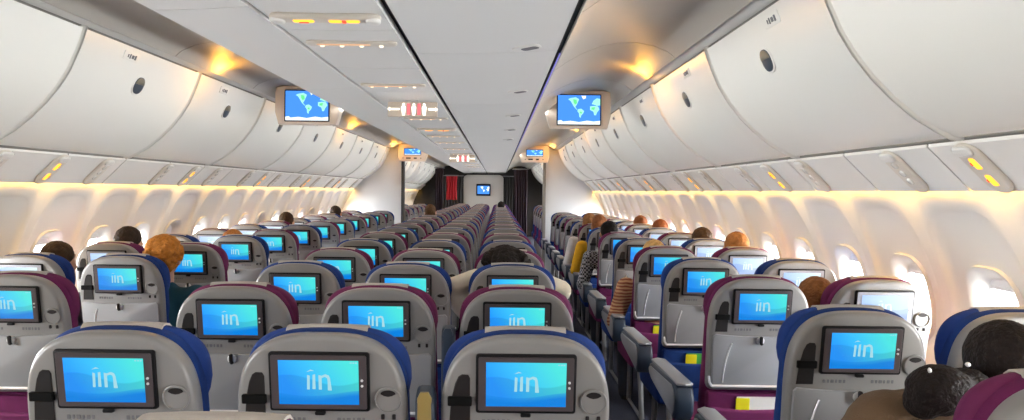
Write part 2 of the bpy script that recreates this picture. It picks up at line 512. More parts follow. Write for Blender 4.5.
# ------------------------------------------------------------------ overhead bins
BP = [(1.530, 2.283), (1.545, 2.235), (1.570, 2.17), (1.605, 2.09), (1.655, 2.01), (1.715, 1.935), (1.785, 1.865), (1.865, 1.80), (1.94, 1.755), (1.985, 1.733), (2.005, 1.730)]
def bin_dir(z):
    for (xa, za), (xb, zb) in zip(BP, BP[1:]):
        if z >= zb:
            t = (z - za) / (zb - za); return (xa + (xb - xa) * t, atan2(xb - xa, za - zb))
def bin_proto(side, ln):
    e = thing('overhead_bin', '', 'luggage bin')
    bm = bmesh.new()
    prof = BP + [(2.03, 1.745), (2.20, 1.80), (2.20, 2.27), (1.60, 2.30)]
    g = .008; r = .014
    pts = [(side * x, z) for x, z in prof]
    if side > 0: pts = pts[::-1]
    pin = inset(pts, r); 
    loops = []
    for y, d in ((g, r), (g + r * .3, r * .3), (g + r, 0), (ln - g - r, 0), (ln - g - r * .3, r * .3), (ln - g, r)):
        q = inset(pts, d) if d else pts
        loops.append([(x, y, z) for x, z in q])
    loft(bm, loops)
    mk('bin_door', bm, M['bin'], e, sharp=.6)
    # latch: slate oval pull in a pale ring, upper half bronze flap
    zc = 2.105
    xc, a = bin_dir(zc)
    def T(u, y, v): # u along cabin, v up the face, y outwards from the face
        nx, nz = -cos(a), -sin(a)
        return (side * (xc - sin(a) * v + nx * y), ln * .5 + u, zc + cos(a) * v + nz * y)
    def slab2(bm, pts, y0, y1, b, mi=0): slab(bm, pts, -y1, -y0, b, lambda u, y, v: T(u, -y, v), 2, mi)
    bm = bmesh.new(); slab2(bm, rrect(0, 0, .118, .118, .052, 6), -.004, .003, .003); l = mk('bin_latch', bm, M['trim'], e)
    bm = bmesh.new(); slab2(bm, rrect(0, 0, .098, .100, .042, 6), 0, .005, .002); mk('latch_pull', bm, M['latch'], l)
    bm = bmesh.new(); slab2(bm, [p for p in rrect(0, 0, .090, .092, .039, 6) if p[1] > 0], .004, .008, .0015); mk('latch_flap', bm, M['latch2'], l)
    # row placard near the upper edge
    zc = 2.235; xc, a = bin_dir(zc - .001)
    bm = bmesh.new(); ub = -ln * .14
    slab2(bm, rrect(ub, 0, .15, .05, .006, 2), -.002, .003, .001)
    mp = M['bin']; pl = mk('row_placard', bm, mp, e)
    bm = bmesh.new()
    for k, (du, w, h) in enumerate(((-.038, .016, .026), (-.012, .022, .020), (.014, .012, .026), (.034, .010, .018))):
        sg = 1 if side > 0 else -1
        slab2(bm, rrect(ub + sg * du, 0, w, h, .003, 2), .002, .0045, .0005)
    mk('placard_print', bm, M['label'], pl)
    return e
def near_side(s): return 'right' if s > 0 else 'left'
for side, ph in ((1, 3.64), (-1, 3.31)):
    ln = 1.28
    y = ph
    while y - ln > Y0 - .2: y -= ln
    proto = None; spans = []
    while y < 22.4:
        spans.append(y); y += ln
    nv = 0; nf = 0
    for y in spans:
        o = bin_proto(side, ln) if proto is None else copy_tree(proto)
        if proto is None: proto = o
        o.location = (0, y, 0)
        o['group'] = 'overhead bins'
        if y < .7:
            o['label'] = 'white overhead bin at the %s, level with the camera or behind it' % near_side(side)
            o['group'] = 'overhead bins beside the camera on the %s' % near_side(side)
        elif y + ln < BULK + .4:
            nv += 1; o['label'] = 'white overhead bin above the %s window seats, %s one counting from the camera' % (near_side(side), ORD[nv - 1])
        else:
            nf += 1; o['label'] = 'white overhead bin in the forward cabin on the %s, %s past the bulkhead' % (near_side(side), ORD[nf - 1] if nf > 1 else 'first')

# cornice (service panels) between the bins and the sidewall
CP = [(2.016, 1.706), (2.05, 1.675), (2.11, 1.615), (2.172, 1.555), (2.180, 1.548)]
CA = atan2(1.722 - 1.555, 2.172 - 2.0)
for side, ph in ((1, 2.55), (-1, 2.75)):
    bm = bmesh.new()
    pr = [(side * x, z) for x, z in CP]
    for a, b in panels(ph, .62, .011): sheet(bm, pr, .012, a, b)
    structure(mk('trim_3', bm, M['trim'], sharp=.5))
    bm = bmesh.new(); sheet(bm, [(x, z + .018) for x, z in pr], .006, Y0, Y1); structure(mk('trim_4', bm, M['seamgrey']))

def cornice_T(side):
    x0, z0 = (CP[0][0] + CP[3][0]) / 2, (CP[0][1] + CP[3][1]) / 2
    def T(u, y, v):   # v along the slope outwards, u along the cabin, -y out of the panel (down and inboard)
        return (side * (x0 + v * cos(CA) + y * sin(CA)), u, z0 - v * sin(CA) + y * cos(CA))
    return T
def service_unit(side, lit):
    T = cornice_T(side)
    e = thing('reading_light_unit', '', 'reading light')
    bm = bmesh.new(); slab(bm, rrect(0, 0, .115, .235, .055, 6), -.016, .004, .012, T); mk('light_housing', bm, M['pill'], e)
    bm = bmesh.new(); slab(bm, rrect(0, -.09, .09, .045, .022, 5), -.026, -.012, .010, T); mk('speaker_cap', bm, M['trim'], e)
    if lit:
        for vv in (-.03, .05):
            bm = bmesh.new()
            slab(bm, rrect(0, vv, .028, .052, .008, 3), -.019, -.014, .002, T, 1)
            o = mk('lit_symbol', bm, M['amber'], e)
            bm = bmesh.new()
            slab(bm, rrect(.016, vv, .008, .014, .003, 2), -.0205, -.014, .001, T, 1)
            mk('lit_bar', bm, M['amberred'], o)
    else:
        for vv in (-.045, 0, .045):
            bm = bmesh.new(); slab(bm, disc(0, vv, .017, n=14), -.022, -.012, .005, T, 2); mk('reading_lens', bm, M['offlens'], e)
    return e
for side, base in ((1, 2.36), (-1, 3.96)):
    PL = service_unit(side, True); PO = service_unit(side, False)
    uses = {True: False, False: False}; cn = 0
    for k in range(-2, 11):
        for dy, lit in ((0, True), (.46, False), (1.28, False)):
            y = base + 1.752 * k + dy
            if y < .9 or (BULK - .2 < y < BULK + .2) or y > 19: continue
            src = PL if lit else PO
            o = src if not uses[lit] else copy_tree(src)
            uses[lit] = True
            o.location = (0, y, 0); cn += 1
            o['group'] = 'reading light units under the overhead bins'
            o['label'] = '%s in the %s cornice under the bins, %s from the camera' % (
                'amber lit sign unit' if lit else 'unlit row of reading lights', near_side(side), ORD[cn - 1] if cn > 1 else 'first')

# warm cove lamps behind the cornice lip, both sides
for side in (1, -1):
    area('cove_lamp', (side * 2.185, (Y0 + Y1) / 2, 1.60), (0, side * radians(-35), 0), .03, Y1 - Y0, 95, (1.0, .55, .09))

# ------------------------------------------------------------------ ceiling furniture over the centre seats
def flatT(y0, z0=2.1265, x0=-.155):
    return lambda u, y, v: (x0 + u, y0 + v, z0 + y)
def belt_sign(yc, label):
    e = thing('seatbelt_sign', label, 'lit sign', (-.155, yc, 2.127))
    T = lambda u, y, v: (u, v, y)
    bm = bmesh.new(); slab(bm, rrect(0, 0, .385, .082, .040, 6), -.018, .006, .013, T); mk('sign_housing', bm, M['pill'], e)
    for s in (-1, 1):
        bm = bmesh.new(); slab(bm, rrect(s * .165, 0, .05, .066, .024, 5), -.027, -.008, .010, T); mk('speaker_cap', bm, M['trim'], e)
    for k, xs in enumerate(((-.075,), (.035, .095))):
        bm = bmesh.new()
        for x in xs: slab(bm, rrect(x, 0, .072 if k == 0 else .046, .028, .010, 4), -.022, -.016, .002, T, 1)
        o = mk('lit_symbol', bm, M['amber'], e)
        bm = bmesh.new(); slab(bm, rrect(-.075 if k == 0 else .065, .006 if k == 0 else 0, .034 if k == 0 else .014, .010 if k == 0 else .022, .004, 2), -.0245, -.016, .001, T, 1)
        mk('lit_bar', bm, M['amberred'], o)
    return e
def ceiling_lamp(yc, label, group):
    e = thing('reading_light_strip', label, 'reading light', (-.155, yc, 2.127), group)
    T = lambda u, y, v: (u, v, y)
    bm = bmesh.new(); slab(bm, rrect(0, 0, .37, .066, .030, 6), -.012, .006, .009, T); mk('light_housing', bm, M['pill'], e)
    for x in (-.12, -.04, .04, .12):
        bm = bmesh.new(); slab(bm, disc(x, .006, .009, .008, 12), -.018, -.008, .004, T, 2); mk('reading_lens', bm, M['warmlens'], e)
    bm = bmesh.new(); slab(bm, rrect(-.03, -.012, .22, .026, .012, 4), -.014, -.006, .003, T, 2); mk('recess_glow', bm, M['peach'], e)  # last slab: glow smeared across the recess, added as an emissive plate
    return e
belt_sign(2.40, 'amber lit seat belt and no smoking sign in the ceiling above the nearest rows')
belt_sign(6.75, 'amber lit seat belt sign further along the ceiling, past the toilet sign')
lam = [2.83, 3.95, 5.75, 7.6, 8.6, 9.9, 11.2, 14.2, 15.6, 17.2]
L0 = None
for k, y in enumerate(lam):
    lb = 'long reading light strip in the ceiling panel over the centre seats, %s from camera' % (ORD[k] if k else 'nearest')
    if L0 is None: L0 = ceiling_lamp(y, lb, 'centre ceiling reading lights'); o = L0
    else:
        o = copy_tree(L0); o.location.y = y; o['label'] = lb
    l = bpy.data.lights.new('reading_lamp', 'AREA'); l.shape = 'RECTANGLE'; l.size = .3; l.size_y = .05; l.energy = .8; l.color = (1, .72, .42)
    lo = bpy.data.objects.new('reading_lamp', l); COL.objects.link(lo); lo.location = (-.155, y, 2.10)

def toilet_sign(yc, label, s=1.0):
    e = thing('toilet_sign', label, 'lit sign', (-.155, yc, 2.125))
    bm = bmesh.new(); box(bm, (0, 0, -.062), (.42, .045, .125), .008); mk('sign_box', bm, M['signtan'], e)
    T = lambda u, y, v: (u, y, v - .062)
    for x in (-.075, .012, .10):
        bm = bmesh.new()
        slab(bm, disc(x, .040, .011, n=12), -.027, -.022, .001, T, 1)
        slab(bm, [(x - .010, -.052), (x + .010, -.052), (x + .016, -.01), (x + .020, .012), (x + .014, .026), (x - .014, .026), (x - .020, .012), (x - .016, -.01)], -.027, -.022, .001, T, 1)
        mk('figure_symbol', bm, M['white_e'], e)
    for x in (-.032, .056):
        bm = bmesh.new(); slab(bm, rrect(x, 0, .030, .098, .003, 2), -.0255, -.022, .001, T, 1); mk('red_field', bm, M['red_e'], e)
    for x0, x1 in ((-.19, -.11), (.135, .195)):
        bm = bmesh.new()
        s = -1 if x0 < 0 else 1
        slab(bm, [(x0, -.008), (x1, -.008), (x1, .008), (x0, .008)], -.0265, -.022, .001, T, 1)
        xt = x0 if s < 0 else x1
        tri = [(xt, -.018), (xt + s * .022, 0), (xt, .018)]
        slab(bm, tri if s > 0 else tri[::-1], -.0268, -.022, .001, T, 1)
        mk('arrow_symbol', bm, M['white_e'], e)
    return e
ts = toilet_sign(4.62, 'lit toilet sign with white figures and red fields hanging from the centre ceiling')
ts.scale = (.78, .78, .78); ts.location = (-.125, 4.62, 2.112)
bm = bmesh.new(); box(bm, (0, 0, .012), (.10, .03, .034), .004); mk('sign_bracket', bm, M['trim'], ts)
toilet_sign(11.6, 'far lit toilet sign of white figures hanging near the forward end')

# small dark slots in the right part of the soffit
pv = None
for k, y in enumerate((2.95, 4.25, 5.6, 6.9, 8.2)):
    lb = 'small dark air slot in the ceiling right of the centre line, %s from camera' % ORD[k]
    if pv is None:
        pv = thing('air_slot', lb, 'air vent', (.56, y, 2.139), 'ceiling air slots', -.6)
        T = lambda u, yy, v: (u, v, yy + u * .06)
        bm = bmesh.new(); slab(bm, rrect(0, 0, .125, .075, .026, 5), -.006, .004, .004, T); mk('slot_frame', bm, M['trim'], pv)
        bm = bmesh.new(); slab(bm, rrect(.014, .006, .078, .044, .016, 4), -.0075, -.003, .001, T, 1); mk('slot_grille', bm, M['label'], pv)
    else:
        o = copy_tree(pv); o.location.y = y; o['label'] = lb

# violet light strips along the soffit edges and header rails
for side in (1, -1):
    e = thing('light_strip', 'thin violet light strip along the %s edge of the centre ceiling' % near_side(side), 'light strip', (side * .7235, 0, 2.160))
    bm = bmesh.new(); box(bm, (0, 7.2, .004), (.004, 8, .005)); mk('strip_lens', bm, M['violet'], e)
    bm = bmesh.new(); box(bm, (0, 7.2, .010), (.008, 8, .008)); mk('strip_channel', bm, M['seam'], e)
    area('bin_fill', (side * .80, 10, 2.19), (0, side * radians(-72), 0), .02, 24, 16, (.97, .98, .95), radians(70))  # added neutral fill for the bin faces, turned out of view

# warm uplights on the header rail that graze the vault
for side in (1, -1):
    pr0 = None
    for k, y in enumerate((0.6, 4.62, 8.8, 12.3, 14.2, 15.8, 17.4)):
        lb = 'small amber uplight on the %s header rail, %s from camera' % (near_side(side), ORD[k])
        if pr0 is None:
            pr0 = thing('vault_uplight', lb, 'ceiling lamp', (side * 1.445, y, 2.342), 'amber vault uplights')
            bm = bmesh.new(); box(bm, (0, 0, .006), (.035, .09, .016), .005); mk('lamp_body', bm, M['trim'], pr0)
            bm = bmesh.new(); box(bm, (-side * .016, 0, .010), (.008, .07, .010), .002); mk('lamp_lens', bm, M['amber'], pr0)
        else:
            o = copy_tree(pr0); o.location.y = y; o['label'] = lb
        l = bpy.data.lights.new('uplight', 'POINT'); l.shadow_soft_size = .04; l.energy = 2.4; l.color = (1, .45, .05)
        lo = bpy.data.objects.new('uplight', l); COL.objects.link(lo)
        lo.location = (side * 1.37, y, 2.285)

# ------------------------------------------------------------------ hanging map monitors
def blob(pts): return pts
NA = [(.30, .90), (.42, .93), (.50, .86), (.47, .76), (.44, .66), (.41, .60), (.44, .54), (.47, .50), (.44, .51), (.38, .60), (.34, .70), (.30, .80), (.24, .86)]
GR = [(.55, .98), (.66, .98), (.66, .90), (.60, .86)]
SA = [(.48, .52), (.55, .54), (.62, .46), (.60, .38), (.55, .30), (.54, .22), (.51, .26), (.50, .38), (.46, .46)]
AF = [(.76, .62), (.86, .64), (.95, .62), (.98, .52), (.93, .42), (.90, .32), (.86, .32), (.84, .44), (.76, .50)]
EU = [(.80, .70), (.84, .82), (.92, .90), (1.0, .88), (1.0, .66), (.92, .64), (.86, .68)]
ICE = [(0, 0), (1, 0), (1, .13), (.85, .10), (.7, .13), (.5, .08), (.3, .12), (.12, .09), (.08, .14), (0, .12)]
def mon_housing(side, w_scr, label, yy, strip=False, map_shift=0.0):
    e = thing('ceiling_monitor', label, 'monitor', (side * 1.10, yy, 2.20))
    # housing outline (x rel, z rel) following the vault, mirrored for the left side
    out = [(.235, -.150), (.262, -.05), (.262, .10), (.252, .148), (.20, .160), (.10, .158), (0, .142), (-.10, .105), (-.20, .045), (-.272, -.02), (-.250, -.10), (-.232, -.150)]
    out = [(side * u, v) for u, v in out]
    if side < 0: out = out[::-1]
    bm = bmesh.new(); slab(bm, out, 0, .10, .012); mk('monitor_housing', bm, M['beige'], e)
    sh = w_scr * .69 if not strip else w_scr * .38
    dz = 0 if not strip else .02
    bm = bmesh.new(); slab(bm, rrect(0, dz, w_scr + .018, sh + .018, .006, 2), -.010, .006, .003); mk('monitor_bezel', bm, M['black'], e)
    bm = bmesh.new()
    def P(u, v, y): return (-w_scr / 2 + u * w_scr, y, dz - sh / 2 + v * sh)
    def poly(pts, y, mi): bm.faces.new([bm.verts.new(P(u, v, y)) for u, v in pts]).material_index = mi
    poly([(0, 0), (1, 0), (1, 1), (0, 1)], -.0105, 0)
    for pts in (NA, SA, AF, EU): poly(pts, -.0112, 1)
    poly([(.36, .86), (.44, .84), (.45, .72), (.40, .68), (.37, .76)], -.0116, 2)
    poly([(.80, .58), (.88, .60), (.86, .50), (.79, .52)], -.0116, 2)
    poly([(.53, .44), (.57, .42), (.56, .37), (.52, .39)], -.0116, 2)
    poly(GR, -.0112, 3); poly(ICE, -.0112, 3)
    mk('map_screen', bm, [M['ocean'], M['land'], M['landgreen'], M['ice']], e, clean=False)
    if strip:
        bm = bmesh.new()
        for x, w in ((-.075, .085), (.05, .055)):
            slab(bm, rrect(x, -.095, w, .024, .004, 2), -.003, .002, .001, None, 1)
        for x in (-.17, .15):
            slab(bm, disc(x, -.095, .012, n=4), -.003, .002, .001, None, 1)
        mk('sign_print', bm, M['darkwall'], e)
    return e
mon_housing(1, .345, 'ceiling monitor with a world map over the right aisle, nearer one', 5.70)
mon_housing(-1, .345, 'ceiling monitor with a world map over the left aisle, partly behind the ceiling edge', 5.62)
mon_housing(1, .29, 'far beige monitor and sign box over the right aisle at the bulkhead', 12.55, True)
mon_housing(-1, .29, 'far beige monitor and sign box over the left aisle at the bulkhead', 12.55, True)

# ------------------------------------------------------------------ bulkheads, forward wall, curtains
for side, nm in ((1, 'wall_bulkhead_right'), (-1, 'wall_bulkhead_left')):
    xi = 1.31
    pts = [(xi, 0), (2.20, 0), (2.40, .45), (2.44, .9), (2.38, 1.2), (2.17, 1.55), (2.0, 1.735), (1.6, 2.10), (1.54, 2.3), (xi, 2.33)]
    pts = [(side * x, z) for x, z in pts]
    if side < 0: pts = pts[::-1]
    bm = bmesh.new(); slab(bm, pts, BULK - .04, BULK + .04, .01)
    structure(mk(nm, bm, M['bulk']))
    bm = bmesh.new(); box(bm, (side * (xi - .02), BULK, 1.16), (.05, .16, 2.32), .008)
    structure(mk('trim_5', bm, M['seam' if side < 0 else 'seamgrey']))
bm = bmesh.new(); box(bm, (0, Y1 + .05, 1.2), (4.9, .1, 2.5)); structure(mk('wall_front', bm, M['darkwall']))
# galley block with curved top and its monitor
bm = bmesh.new()
gx0, gx1 = -.66, .62
pts = [(gx0, 0), (gx1, 0), (gx1, 1.93), (gx1 - .03, 2.00), (gx1 - .12, 2.04), (gx0 + .12, 2.04), (gx0 + .03, 2.00), (gx0, 1.93)]
slab(bm, pts, 22.3, 22.9, .02); structure(mk('wall_galley', bm, M['mono']))
e = thing('wall_monitor', 'small blue wall monitor on the forward partition at the end of the cabin', 'monitor', (-.02, 22.28, 1.56))
bm = bmesh.new(); slab(bm, rrect(0, 0, .46, .38, .02, 3), -.03, .02, .008); mk('monitor_bezel', bm, M['black'], e)
bm = bmesh.new()
bm.faces.new([bm.verts.new(p) for p in ((-.19, -.031, -.13), (.19, -.031, -.13), (.19, -.031, .13), (-.19, -.031, .13))]).material_index = 0
for pts in (NA, SA, AF, EU): bm.faces.new([bm.verts.new((-.19 + u * .38, -.032, -.13 + v * .26)) for u, v in pts]).material_index = 1
mk('map_screen', bm, [M['ocean'], M['ice']], e, clean=False)

def curtain(name, label, x0, x1, y, z0, z1, m_, folds=5):
    e = thing(name, label, 'curtain', ((x0 + x1) / 2, y, z1))
    bm = bmesh.new(); n = folds * 10
    w = x1 - x0
    def line(z, spread): return [(-w / 2 + w * k / n * spread + w * (1 - spread) / 2, .035 * sin(2 * pi * folds * k / n) + .004 * sin(9 * k), z - z1) for k in range(n + 1)]
    def bk(lp): return [(x, yy + .012, z) for x, yy, z in lp][::-1]
    loops = []
    for t in (0, .3, .6, 1):
        z = z1 + (z0 - z1) * t; lp = line(z, 1 - .12 * sin(pi * t)); loops.append(lp + bk(lp))
    loft(bm, loops); mk('curtain_cloth', bm, m_, e, sharp=2)
    bm = bmesh.new(); tube(bm, [(-w / 2 - .03, .006, .02), (w / 2 + .03, .006, .02)], .012); mk('curtain_rail', bm, M['leg'], e)
    return e
curtain('aisle_curtain', 'dark plum curtain gathered at the right aisle in the forward cabin', .86, 1.24, 18.6, .02, 2.10, M['curtain'])
curtain('aisle_curtain', 'dark plum curtain gathered beside the left aisle of the forward cabin', -1.20, -.98, 18.2, .02, 2.10, M['curtain'], 4)
curtain('aisle_curtain', 'red curtain panel beside the left aisle near the galley', -.96, -.66, 18.9, 1.28, 1.92, M['redcurtain'], 4)
curtain('aisle_curtain', 'black drawn curtain left of the galley partition', -1.30, -.68, 22.2, .02, 1.98, M['darkwall'], 6)
curtain('aisle_curtain', 'black drawn curtain right of the galley partition', .64, 1.20, 22.2, .02, 1.98, M['darkwall'], 6)

# ------------------------------------------------------------------ the airline seat
TILT = tan(radians(9))
ZS = 1.05
def ST(u, y, v): return (u, y - v * TILT, ZS + v)
def build_meshes():
    P = {}
    def fin(name, bm, mats, sharp=.62):
        finish(bm, sharp); me = bpy.data.meshes.new(name); bm.to_mesh(me); bm.free()
        for m_ in mats: me.materials.append(m_)
        P[name] = me
    bm = bmesh.new(); slab(bm, dome(.214, -.375, -.12, .118, 3.0, 22, .209), 0, .06, .016, ST, 4); fin('seat_shell', bm, [M['shell']])
    # curved parting line and lower back panel
    bm = bmesh.new()
    o = [(-.190, -.350), (.190, -.350), (.196, -.34), (.200, -.20), (.200, -.132)] + [(.19 - .38 * k / 12, -.122 - .010 * (1 - (2 * k / 12 - 1) ** 2)) for k in range(13)] + [(-.200, -.132), (-.200, -.20), (-.196, -.34)]
    slab(bm, o, -.010, .01, .004, ST, 2); fin('tray_table', bm, [M['tray']])
    bm = bmesh.new(); tube(bm, [ST(u, -.012, -.352) for u in (-.196, -.1, 0, .1, .196)], .006, 6)
    tube(bm, [ST(*p) for p in ((-.196, -.012, -.352), (-.206, -.008, -.335), (-.207, 0, -.31))], .006, 6)
    fin('tray_rim', bm, [M['rimmetal']])
    bm = bmesh.new(); tube(bm, [ST(-.135 - .03 * sin(t * pi / 2), -.0105, -.34 + .19 * t) if False else ST(-.150 + .030 * t * t, -.0105, -.335 + .175 * t) for t in [k / 8 for k in range(9)]], .0035, 6)
    fin('tray_glint', bm, [M['rimmetal']])  # curved white reflection on the tray, drawn as a thin bright tube
    bm = bmesh.new(); slab(bm, disc(0, -.148, .017, n=16), -.020, -.006, .005, ST, 2); fin('latch_base', bm, [M['rimmetal']])
    bm = bmesh.new(); slab(bm, rrect(0, -.144, .012, .034, .005, 3), -.030, -.016, .003, ST, 2); slab(bm, disc(.002, -.160, .006, n=10), -.029, -.015, .002, ST, 2); fin('latch_turn', bm, [M['dark']])
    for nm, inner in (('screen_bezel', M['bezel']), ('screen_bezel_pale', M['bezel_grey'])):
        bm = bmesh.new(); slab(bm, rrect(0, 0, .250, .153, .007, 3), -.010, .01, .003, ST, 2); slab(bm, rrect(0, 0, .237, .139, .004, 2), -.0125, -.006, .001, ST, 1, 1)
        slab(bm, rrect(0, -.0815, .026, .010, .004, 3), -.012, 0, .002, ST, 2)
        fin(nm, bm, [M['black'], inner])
    for nm, a, b in (('display', M['display'], M['logo']), ('display_washed', M['displaywash'], M['logowash'])):
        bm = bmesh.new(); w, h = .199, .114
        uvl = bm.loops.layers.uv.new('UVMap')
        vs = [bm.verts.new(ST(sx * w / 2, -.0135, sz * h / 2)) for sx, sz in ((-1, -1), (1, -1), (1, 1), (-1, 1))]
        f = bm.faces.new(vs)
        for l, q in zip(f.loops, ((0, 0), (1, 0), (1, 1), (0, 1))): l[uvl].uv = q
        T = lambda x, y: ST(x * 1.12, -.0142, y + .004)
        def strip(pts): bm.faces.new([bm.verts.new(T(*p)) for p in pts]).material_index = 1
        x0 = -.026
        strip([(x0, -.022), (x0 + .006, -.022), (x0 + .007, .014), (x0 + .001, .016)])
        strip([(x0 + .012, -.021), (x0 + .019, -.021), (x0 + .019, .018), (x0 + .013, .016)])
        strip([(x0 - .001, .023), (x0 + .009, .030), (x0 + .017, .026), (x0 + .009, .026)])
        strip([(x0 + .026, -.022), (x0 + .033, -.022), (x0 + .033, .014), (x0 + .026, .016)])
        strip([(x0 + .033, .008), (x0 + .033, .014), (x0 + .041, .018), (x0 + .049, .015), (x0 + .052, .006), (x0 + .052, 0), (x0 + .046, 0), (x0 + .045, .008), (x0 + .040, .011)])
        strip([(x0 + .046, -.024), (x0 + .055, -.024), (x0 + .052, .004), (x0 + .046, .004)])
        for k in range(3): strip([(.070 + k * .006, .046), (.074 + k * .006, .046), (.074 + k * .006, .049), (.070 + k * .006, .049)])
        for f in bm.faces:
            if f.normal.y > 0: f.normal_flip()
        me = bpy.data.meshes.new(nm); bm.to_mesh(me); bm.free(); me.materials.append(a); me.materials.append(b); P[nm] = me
    bm = bmesh.new()
    for v in (.006, -.008): slab(bm, disc(.1075, v, .0032, n=10), -.0165, -.011, .001, ST, 1)
    fin('screen_button', bm, [M['rimmetal']])
    # coat strap slot, left
    sl = [(-.148, -.105), (-.148, .000)] + [(-.155, .018), (-.166, .022), (-.176, .012), (-.183, -.03), (-.186, -.105)]
    bm = bmesh.new(); slab(bm, [(-.192, -.112), (-.139, -.112), (-.139, .012), (-.144, .021), (-.160, .022), (-.169, .016), (-.177, -.002), (-.187, -.045)], -.0025, .01, .002, ST, 1); fin('side_slot', bm, [M['dark']])
    bm = bmesh.new(); slab(bm, rrect(-.165, -.047, .060, .024, .003, 2), -.011, .004, .002, ST, 1); fin('slot_strap', bm, [M['strap']])
    # cup holder ring, right
    bm = bmesh.new()
    c = (.170, -.047); rings = []
    for r, y in ((.0345, -.002), (.0335, -.006), (.031, -.007), (.0300, -.0035)):
        rings.append([ST(c[0] + r * cos(2 * pi * k / 28), y, c[1] + r * sin(2 * pi * k / 28)) for k in range(28)])
    loft(bm, rings, cap0=False); 
    fin('cup_holder', bm, [M['shell']])
    bm = bmesh.new()
    cr = [(c[0] + .019 * cos(a), c[1] + .016 + .010 * sin(a)) for a in [k / 10 * pi for k in range(11)]] + [(c[0] - .010, c[1] + .011), (c[0], c[1] + .009), (c[0] + .010, c[1] + .011)]
    slab(bm, cr, -.0062, -.001, .001, ST, 1); fin('finger_hole', bm, [M['dark']])
    bm = bmesh.new(); slab(bm, rrect(.156, -.092, .009, .014, .002, 2), -.004, .004, .001, ST, 1); slab(bm, rrect(.184, -.092, .009, .014, .002, 2), -.004, .004, .001, ST, 1); fin('jack_socket', bm, [M['dark']])
    bm = bmesh.new()
    for u0 in (-.075, .075):
        for k, w in enumerate((.010, .007, .012, .006, .010, .008)):
            slab(bm, rrect(u0 - .03 + k * .0125, -.101, w * .85, .011, .001, 1), -.0015, .004, .0005, ST, 1)
    fin('row_print', bm, [M['label']])
    for c_ in ('blue', 'purple'):
        bm = bmesh.new(); slab(bm, dome(.213, -.62, -.10, .122, 3.0, 20, .224), .045, .105, .020, ST, 4); fin('seat_cover_' + c_, bm, [M[c_]])
        bm = bmesh.new()
        slab(bm, dome(.216, -.105, -.02, .124, 2.9, 18, .209, .05), .075, .135, .028, ST, 4)
        fin('headrest_' + c_, bm, [M[c_ + '2']])
        bm = bmesh.new()
        o = [(-.205, -.62), (.205, -.62), (.208, -.40), (.200, -.385), (.1, -.392), (0, -.397), (-.1, -.392), (-.200, -.385), (-.208, -.40)]
        slab(bm, o, .010, .05, .012, ST, 3)
        o = [(-.198, -.60), (.198, -.60), (.200, -.47), (.190, -.452), (.1, -.460), (0, -.464), (-.1, -.460), (-.190, -.452), (-.200, -.47)]
        slab(bm, o, -.018, .02, .012, ST, 3)
        fin('seat_pocket_' + c_, bm, [M[c_]])
        bm = bmesh.new(); box(bm, (0, .33, .415), (.475, .50, .13), .045); fin('seat_cushion_' + c_, bm, [M[c_]])
    bm = bmesh.new()
    path = [(.076, .110), (.080, .120), (.090, .1265), (.105, .1275), (.124, .124), (.138, .112), (.140, .02)]
    outer = [(y, v) for y, v in path]; inner = [(y + (.004 if k < 2 else -.004 if k > 4 else 0), v - (.005 if 0 < k < 6 else 0)) for k, (y, v) in enumerate(path)]
    def sect(u): return [ST(u, y, v - abs(u) ** 3 * 3.0) for y, v in outer] + [ST(u, y, v - abs(u) ** 3 * 3.0) for y, v in inner[::-1]]
    loft(bm, [sect(u) for u in (-.105, -.05, 0, .05, .105)]); fin('headrest_cloth', bm, [M['cloth']], 1.0)
    # legs
    for s, nm in ((-1, 'leg_a'), (1, 'leg_b')):
        bm = bmesh.new(); x = s * .15
        tube(bm, [(x, .50, .36), (x, .52, .18), (x, .54, 0.012)], .018); tube(bm, [(x, .16, .36), (x, .12, .20), (x, .08, .012)], .018)
        tube(bm, [(x, .08, .012), (x, .54, .012)], .012); tube(bm, [(x, .10, .355), (x, .54, .355)], .016)
        fin(nm, bm, [M['leg']])
    # armrests, lowered
    for s, nm in ((-1, 'arm_left'), (1, 'arm_right')):
        for wide in (0, 1):
            bm = bmesh.new(); w = .085 if wide else .05; x = s * (.262 + (.045 if wide else 0))
            prof = [(.10, .53), (.52, .585), (.575, .605), (.595, .635), (.58, .665), (.54, .678), (.30, .690), (.12, .70), (.07, .68), (.05, .63), (.06, .57)]
            slab(bm, prof, -w / 2, w / 2, .016, lambda a, y, b, x=x: (x - y, a, b), 3)
            fin(nm + ('_wide' if wide else ''), bm, [M['navy']])
            bm = bmesh.new()
            slab(bm, [(.06, -w * .42), (.56, -w * .42), (.592, 0), (.56, w * .42), (.06, w * .42), (.045, 0)], .0, .012, .005, lambda a, y, b, x=x: (x + b, a, .692 + y - (a - .1) * .028), 2)
            if wide: slab(bm, inset(prof, .018), -.004, .004, .003, lambda a, y, b, x=x, w=w, s=s: (x + s * (w / 2 + y), a, b), 2)
            fin(nm + '_pad' + ('_wide' if wide else ''), bm, [M['armgrey']])
    # raised armrest between the centre backs
    bm = bmesh.new(); prof = [(.03, .60), (.10, .60), (.085, .97), (.075, 1.01), (.045, 1.030), (.010, 1.022), (-.012, 1.00), (-.005, .95)]
    slab(bm, prof, -.024, .024, .012, lambda a, y, b: (.262 - y, a, b), 3); fin('arm_raised', bm, [M['navy']])
    bm = bmesh.new(); slab(bm, [(-.018, .78), (.018, .78), (.018, 1.012), (.010, 1.028), (-.010, 1.028), (-.018, 1.012)], -.006, .006, .004, lambda a, y, b: (.262 + a, -.008 + y + (1.02 - b) * .10, b), 2); fin('arm_raised_pad', bm, [M['armgoldlit']])
    return P
PM = build_meshes()
def part(name, me, parent):
    o = bpy.data.objects.new(name, me); COL.objects.link(o); o.parent = parent; return o
